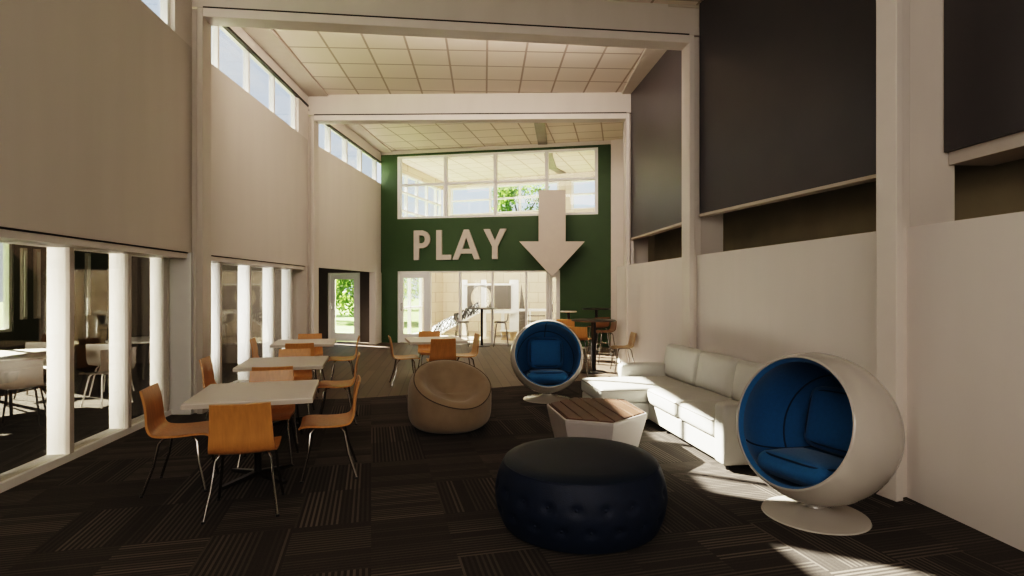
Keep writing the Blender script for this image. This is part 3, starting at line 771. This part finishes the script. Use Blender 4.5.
for x0, x1 in ((-.13, .83), (.835, 1.64), (1.645, 2.445)):
    mt = Matrix.Translation(((x0+x1)/2, .70, .62)) @ Matrix.Rotation(R(-10), 4, 'X')
    o = MB().rbox(0, 0, 0, x1-x0, .17, .44, .06, (.008, .03, .012), 7, mt).build('back_cushion', M['sofa'], so, smooth=True)
    hxw, hz = (x1-x0)/2-.008, .21
    q = [(-hxw, -.05, -hz+.05), (-hxw, -.05, hz-.05), (-hxw+.05, -.05, hz), (hxw-.05, -.05, hz), (hxw, -.05, hz-.05), (hxw, -.05, -hz+.05)]
    MB().tube([mt @ Vector(p) for p in q], .005, 6).build('piping', M['sofa_pipe'], o, smooth=True)
for x, y in ((-.1, .05), (-.1, .86), (2.55, .06), (2.55, .86), (.1, -.48), (.78, -.48), (1.3, .06)):
    MB().lathe([(.001, 0), (.022, 0), (.028, .06), (.001, .06)], 12, Matrix.Translation((x, y, 0))).build('foot', M['black_metal'], so, smooth=True)

# ------------------------------------------------------------------ high tables, stools, cafe chair
def high_table(label, loc, r, h, m='dark_top', pr=.035):
    t = thing('high_table', label, 'table', loc, 0, 'round high tables')
    MB().lathe([(.001, h-.03), (r-.01, h-.03), (r, h-.02), (r, h-.005), (r-.008, h), (.001, h)], 40).build('tabletop', M[m], t, smooth=True)
    MB().lathe([(.001, .02), (pr, .02), (pr, h-.03), (.001, h-.03)], 16).build('pedestal', M['black_metal'], t, smooth=True)
    MB().lathe([(.001, 0), (.24, 0), (.24, .012), (.06, .03), (.001, .03)], 32).build('base', M['black_metal'], t, smooth=True)
    return t
zf = .001
high_table('round dark high table on a post in front of the play room glazing', (-.83, 15.55, zf), .42, 1.05)
high_table('round dark high table nearest the sofa at the right', (1.55, 10.75, zf), .42, 1.0, pr=.05)
high_table('round dark high table against the green wall behind the other stools', (2.15, 14.4, zf), .36, 1.08)
high_table('small round pale topped high table between the ball chair and the green wall', (1.35, 13.5, zf), .20, 1.05, 'laminate')
sprof = smooth_prof([(-.20, .90), (-.195, .84), (-.185, .76), (-.165, .70), (-.10, .662), (0, .658), (.12, .664), (.185, .645)])
lprof = smooth_prof([(-.225, .735), (-.20, .66), (-.18, .55), (-.15, .475), (-.08, .452), (0, .45), (.12, .455), (.20, .44)])
def stool(label, loc, rz, mm, pf=sprof, sh=.65, group='bar stools', name='bar_stool', wd=.40, leg='chrome', low=False):
    t = thing(name, label, 'stool' if not low else 'chair', loc, rz, group)
    shell_sheet(pf, lambda u: wd, .014, curve=-.02).build('shell', M[mm], t, smooth=True)
    for sx in (-1, 1):
        for sy in (-1, 1):
            MB().tube([(sx*.13, sy*.10, sh-.005), (sx*.155, sy*.125, sh-.04), (sx*.21, sy*.20, .004)], .011, 8).build('leg', M[leg], t, smooth=True)
    z = sh*.42
    f = .5
    if not low:
        a = .185; b = .165
        MB().tube([(-a, -b, z), (a, -b, z), (a, b, z), (-a, b, z)], .009, 6, closed=True).build('footrest', M[leg], t, smooth=True)
    MB().box(-.13, .13, -.10, .10, sh-.012, sh-.002).build('seat_frame', M['black_metal'], t)
    return t
# facing +Y locally; back at -Y
stool('dark grey bar stool at the left of the high table before the play room', (-1.38, 15.55, zf), R(-90), 'shell_grey', leg='shell_grey')
stool('dark grey bar stool at the right of the high table before the play room', (-.30, 15.5, zf), R(90), 'shell_grey', leg='shell_grey')
stool('orange plywood bar stool just right of the far ball chair, back to camera', (1.22, 10.35, zf), R(-20), 'ply')
stool('orange plywood bar stool behind the far ball chair, left of the others', (1.22, 12.75, zf), R(-10), 'ply')
stool('orange plywood bar stool at the right of the high table nearest the sofa', (2.0, 12.1, zf), R(95), 'ply_dark')
stool('orange plywood bar stool against the green wall at the far right', (2.08, 13.6, zf), R(20), 'ply_dark')
stool('pale plywood low backed chair beside the half wall beyond the sofa arm', (2.14, 10.9, 0.001), R(92), 'beige_ply', pf=lprof, sh=.45, name='cafe_chair', group='low chairs beyond the sofa', low=True)

# ------------------------------------------------------------------ side room furniture
def round_table(label, loc, r):
    t = thing('round_table', label, 'table', loc, 0, 'round tables of the side room')
    MB().lathe([(.001, .71), (r-.01, .71), (r, .72), (r, .735), (r-.01, .74), (.001, .74)], 48).build('tabletop', M['shell_white'], t, smooth=True)
    for k in range(4):
        a = PI/4+k*PI/2
        MB().tube([(.12*math.cos(a), .12*math.sin(a), .71), (.42*math.cos(a)*r/.6, .42*math.sin(a)*r/.6, .0)], .018, 8).build('leg', M['black_metal'], t, smooth=True)
round_table('white round table lit by sun in the side room, left edge of the photo', (-6.55, 7.35, 0), .68)
round_table('pale round table deeper in the side room behind the glass', (-6.15, 9.6, 0), .62)
cprof = smooth_prof([(-.24, .78), (-.235, .68), (-.225, .56), (-.18, .47), (-.08, .445), (.05, .44), (.16, .45), (.21, .43)])
def side_chair(label, loc, rz, mm, leg='chrome'):
    stool(label, loc, rz, mm, pf=cprof, sh=.44, group='moulded chairs of the side room', name='side_chair', wd=.48, leg=leg, low=True)
side_chair('taupe moulded chair with its back to the glass at the left edge', (-5.75, 6.62, 0), R(30), 'shell_taupe', 'black_metal')
side_chair('dark moulded chair at the right of the sunlit round table', (-5.55, 7.75, 0), R(70), 'shell_taupe', 'shell_white')
side_chair('white moulded chair on the far side of the sunlit round table', (-7.0, 8.35, 0), R(200), 'shell_white')
side_chair('white moulded chair before the deeper round table', (-6.05, 8.55, 0), R(10), 'shell_white', 'shell_white')
side_chair('taupe moulded chair right of the deeper round table', (-5.3, 9.6, 0), R(80), 'shell_taupe')
side_chair('white moulded chair behind the deeper round table', (-6.1, 10.6, 0), R(180), 'shell_white')

# ------------------------------------------------------------------ play structure
ps = thing('play_structure', 'white framed indoor play structure with a round window panel and rope ramp', 'play structure', (0, 18.1, 0))
def wx(px, Y): return (px-512)/565*Y
for px, w in ((465, .09), (484, .09), (514.5, .16), (503, .06)):
    MB().box(wx(px, 18.1)-w, wx(px, 18.1)+w*.8, -.08, .08, 0, 1.86 if px != 503 else 1.72).build('post', M['white'], ps)
x0, x1 = wx(466, 18.1), wx(511, 18.1)
# panel with a round hole
V = []; F = []; xc, zc_, rr = wx(481.5, 18.1), 1.30, .36
nn = 48; xa, xb, za, zb = x0+.05, wx(494, 18.1), .93, 1.68
for sd in (-.09, -.13):
    for i in range(nn):
        a = 2*PI*i/nn; ca, sa_ = math.cos(a), math.sin(a)
        V.append((xc+rr*.92*ca, sd, zc_+rr*sa_))
    for i in range(nn):
        a = 2*PI*i/nn; ca, sa_ = math.cos(a), math.sin(a)
        kx = ((xb if ca > 0 else xa)-xc)/ca if abs(ca) > 1e-6 else 1e9
        kz = ((zb if sa_ > 0 else za)-zc_)/sa_ if abs(sa_) > 1e-6 else 1e9
        kk = min(abs(kx), abs(kz)); V.append((xc+kk*ca, sd, zc_+kk*sa_))
for i in range(nn):
    j = (i+1) % nn
    F += [(i, j, nn+j, nn+i), (2*nn+i, 3*nn+i, 3*nn+j, 2*nn+j), (i, 2*nn+i, 2*nn+j, j), (nn+i, nn+j, 3*nn+j, 3*nn+i)]
MB().add(V, F).build('round_window_panel', M['play_grey'], ps)
MB().box(wx(494.5, 18.1), x1, -.13, -.09, .93, 1.68).build('side_panel', M['play_grey'], ps)
MB().box(x0-.1, x1, -.14, .08, 1.69, 1.74).build('top_rail', M['white'], ps)
MB().box(x0-.1, x1+.1, -.2, 1.0, .80, .88).build('deck', M['white'], ps)
# ramp of ropes rising from the left to the deck
ra = Vector((wx(434, 18.1), -.75, .02)); rb = Vector((wx(478, 18.1), -.70, .78))
dv = Vector((0, .5, .30))
MB().add([ra, rb, rb+dv, ra+dv, ra+Vector((0,0,.05)), rb+Vector((0,0,.05)), rb+dv+Vector((0,0,.05)), ra+dv+Vector((0,0,.05))], [(0,3,2,1),(4,5,6,7),(0,1,5,4),(2,3,7,6),(1,2,6,5),(3,0,4,7)]).build('ramp', M['fin'], ps)
net = MB()
up = Vector((0, 0, .07))
for k in range(16):
    a = ra.lerp(rb, k/15)+up; b = ra.lerp(rb, min(1, (k+2.2)/15))+dv+up
    net.tube([a, a.lerp(b,.5)+Vector((random.uniform(-.08,.08),0,random.uniform(-.02,.06))), b], .022, 5)
    a2 = ra.lerp(rb, min(1, (k+2.2)/15))+up; b2 = ra.lerp(rb, k/15)+dv+up
    net.tube([a2, a2.lerp(b2,.4)+Vector((random.uniform(-.1,.1),0,random.uniform(-.02,.06))), b2], .02, 5)
net.build('climbing_net', M['rope'], ps)
rl_ = MB()
rl_.box(x1+.1, wx(549, 18.1), -.05, .05, .86, .93)
rl_.build('guard_rail', M['white'], ps)
for k in range(3): MB().box(x1+.3, wx(545, 18.1), -.03, .03, .35+.17*k, .39+.17*k).build('ladder_bar', M['play_grey'], ps)
for px in (518, 530, 548): MB().box(wx(px, 18.1)-.03, wx(px, 18.1)+.03, -.03, .03, 0, .86).build('guard_post', M['white'], ps)
pc = thing('play_cone', 'grey pointed play sail standing behind the guard rail of the play room', 'play equipment', (wx(522, 18.9), 18.9, 0))
MB().add([(-.18, 0, 0), (.22, 0, 0), (-.02, 0, 1.75), (-.18, .05, 0), (.22, .05, 0), (-.02, .05, 1.75)], [(0,1,2), (5,4,3), (0,3,4,1), (1,4,5,2), (2,5,3,0)]).build('sail', M['play_grey'], pc)
MB().box(-.3, .3, -.15, .2, 0, .04).build('base', M['white'], pc)
for k, (px, Y, lab) in enumerate(((505, 17.5, 'small white play stool on the play room floor, left one'), (513, 17.3, 'small white play stool on the play room floor, right one'))):
    t = thing('play_stool', lab, 'stool', (wx(px, Y), Y, 0), 0, 'small play stools')
    MB().lathe([(.001, .26), (.15, .26), (.16, .28), (.15, .30), (.001, .30)], 24).build('seat', M['white'], t, smooth=True)
    MB().lathe([(.13, 0), (.09, .13), (.13, .26)], 24).build('base', M['beige_ply'], t, smooth=True)

# ------------------------------------------------------------------ trees outside
def tree(label, loc, h, r, n, m, trunk_h=None):
    t = thing('tree', label, 'tree', loc, 0, 'trees outside')
    th = trunk_h or h*.45
    pts = [(0, 0, 0), (.05, .02, th*.5), (.0, .05, th), (.05, 0, h*.8)]
    tb = MB().tube(pts, .1, 8, rad=[h*.03, h*.022, h*.018, h*.006])
    for k in range(7):
        a = k*2.4; z = th*(.8+.12*k)
        tb.tube([(0, 0, z), (math.cos(a)*r*.4, math.sin(a)*r*.4, z+h*.1), (math.cos(a)*r*.75, math.sin(a)*r*.75, z+h*.2)], .04, 5, rad=[h*.009, h*.006, h*.002])
    tb.build('trunk', M['bark'], t, smooth=True)
    V = []; F = []
    blobs = []
    for k in range(16):
        a = random.uniform(0, 2*PI); q = random.uniform(.1, .75); z = random.uniform(th*.85, h*.92)
        blobs.append((math.cos(a)*q*r, math.sin(a)*q*r, z, r*random.uniform(.28, .48)))
    for i in range(n):
        b = random.choice(blobs)
        d = Vector((random.gauss(0, 1), random.gauss(0, 1), random.gauss(0, .8))).normalized()*b[3]*random.uniform(.6, 1.05)
        p = Vector(b[:3])+d
        u = Vector((random.gauss(0, 1), random.gauss(0, 1), random.gauss(0, 1))).normalized(); v = u.orthogonal().normalized()
        s = random.uniform(.06, .13)*max(1, h/7); o = len(V)
        V += [p-u*s, p+v*s*.5, p+u*s, p-v*s*.5]; F.append((o, o+1, o+2, o+3))
    MB().add(V, F).build('foliage', M[m], t)
tree('green tree seen through the high back window of the play room', (.35, 30, -.1), 7.9, 1.75, 5000, 'leaf_light')
tree('leafy tree seen through the garden door, left one', (-9.9, 29, -.1), 4.6, 2.2, 4500, 'leaf', 1.2)
tree('leafy tree seen through the garden door, right one', (-7.4, 27, -.1), 3.9, 1.7, 4500, 'leaf_light', .9)
tree('dense tree outside the play room garden windows, nearer one', (-4.6, 31, -.1), 5.5, 1.9, 5000, 'leaf', 1.3)
tree('bushy tree far behind the garden door', (-16.5, 37, -.1), 7.0, 2.8, 5000, 'leaf', 1.0)
tree('bushy tree at the far lawn edge outside the play room', (-10.5, 43, -.1), 8.0, 3.0, 5000, 'leaf_light', 1.0)
tree('tall tree outside the play room garden windows, farther one', (-3.6, 39, -.1), 6.5, 2.6, 5000, 'leaf', 1.2)

# ------------------------------------------------------------------ light
w = bpy.data.worlds.new('sky'); bpy.context.scene.world = w; w.use_nodes = True
nt = w.node_tree; bg = nt.nodes['Background']
tc = nd(nt, 'ShaderNodeTexCoord'); sp = nd(nt, 'ShaderNodeSeparateXYZ'); nt.links.new(tc.outputs['Generated'], sp.inputs[0])
rp = nd(nt, 'ShaderNodeValToRGB'); e = rp.color_ramp.elements
e[0].position = .0; e[0].color = (.80, .86, .95, 1); e[1].position = .7; e[1].color = (.45, .62, .90, 1)
nt.links.new(sp.outputs['Z'], rp.inputs['Fac'])
nz = nd(nt, 'ShaderNodeTexNoise'); nz.inputs['Scale'].default_value = 5; nz.inputs['Detail'].default_value = 6
mp = nd(nt, 'ShaderNodeMapping'); mp.inputs['Scale'].default_value = (1, 1, 2.5); nt.links.new(tc.outputs['Generated'], mp.inputs[0]); nt.links.new(mp.outputs[0], nz.inputs['Vector'])
cr = nd(nt, 'ShaderNodeValToRGB'); cr.color_ramp.elements[0].position = .48; cr.color_ramp.elements[1].position = .68
nt.links.new(nz.outputs['Fac'], cr.inputs['Fac'])
mx = nd(nt, 'ShaderNodeMix', data_type='RGBA'); nt.links.new(cr.outputs[0], mx.inputs[0]); nt.links.new(rp.outputs[0], mx.inputs[6]); mx.inputs[7].default_value = (.95, .95, .97, 1)
nt.links.new(mx.outputs[2], bg.inputs[0]); bg.inputs[1].default_value = 1.6

sun = bpy.data.lights.new('sun', 'SUN'); sun.energy = 85; sun.angle = R(.6); sun.color = (1, .91, .79)
so_ = bpy.data.objects.new('sun', sun); C.objects.link(so_)
so_.rotation_euler = Vector((1.215, -.66, -1)).to_track_quat('-Z', 'Y').to_euler(); so_.location = (-20, 20, 20)
def area(name, loc, d, sx, sy, p, col=(1, .86, .70), spread=None):
    l = bpy.data.lights.new(name, 'AREA'); l.shape = 'RECTANGLE'; l.size = sx; l.size_y = sy; l.energy = p; l.color = col
    if spread: l.spread = R(spread)
    o = bpy.data.objects.new(name, l); C.objects.link(o); o.location = loc
    o.rotation_euler = Vector(d).to_track_quat('-Z', 'Z').to_euler(); return o
area('lamp_behind_camera', (0, -2.8, 3.4), (0, 1, -.02), 5, 2.6, 165, (1, .91, .83))  # added fill for the general brightness of the lounge, no fixture here
area('lamp_behind_first_beam', (-.7, 7.95, 5.3), (-.1, 1, -.25), 5, .4, 125, (1, .85, .75))  # added fill for the middle bay, out of view behind the beam
area('lamp_behind_second_beam', (-.9, 12.0, 5.32), (0, 1, -.35), 5, .4, 48, (1, .84, .72))  # unseen source added to lighten the bay before the green wall
area('lamp_play_room', (-.5, 16.55, 2.9), (.2, 1, -.05), 5, 1.2, 190, (1, .89, .80))  # added fill for the play room, tucked behind the green wall
area('lamp_side_room', (-4.35, .8, 1.1), (-.06, 1, 0), 1.0, 1.7, 72, (1, .94, .86), 40)  # added to brighten the white mullions nearest the camera
area('lamp_side_room', (-4.95, 7.5, 1.2), (.08, 1, 0), .7, 1.5, 26, (.95, .96, 1), 50)  # added to brighten the mullions of the second partition
area('lamp_entry', (-5.4, 12.3, 1.4), (.1, 1, 0), 1.0, 1.2, 22, (1, .92, .82))  # added fill that lifts the garden door frame

# ------------------------------------------------------------------ camera
cd = bpy.data.cameras.new('camera'); cd.sensor_width = 36; cd.lens = 565/1024*36; cd.clip_start = .05; cd.clip_end = 300
co = bpy.data.objects.new('camera', cd); C.objects.link(co)
co.location = (0, 0, 1.6); co.rotation_euler = (R(90), 0, 0)
sc = bpy.context.scene; sc.camera = co
sc.view_settings.view_transform = 'Filmic'; sc.view_settings.look = 'High Contrast'; sc.view_settings.exposure = -.12
sc.cycles.max_bounces = 10; sc.cycles.transparent_max_bounces = 16; sc.cycles.diffuse_bounces = 5
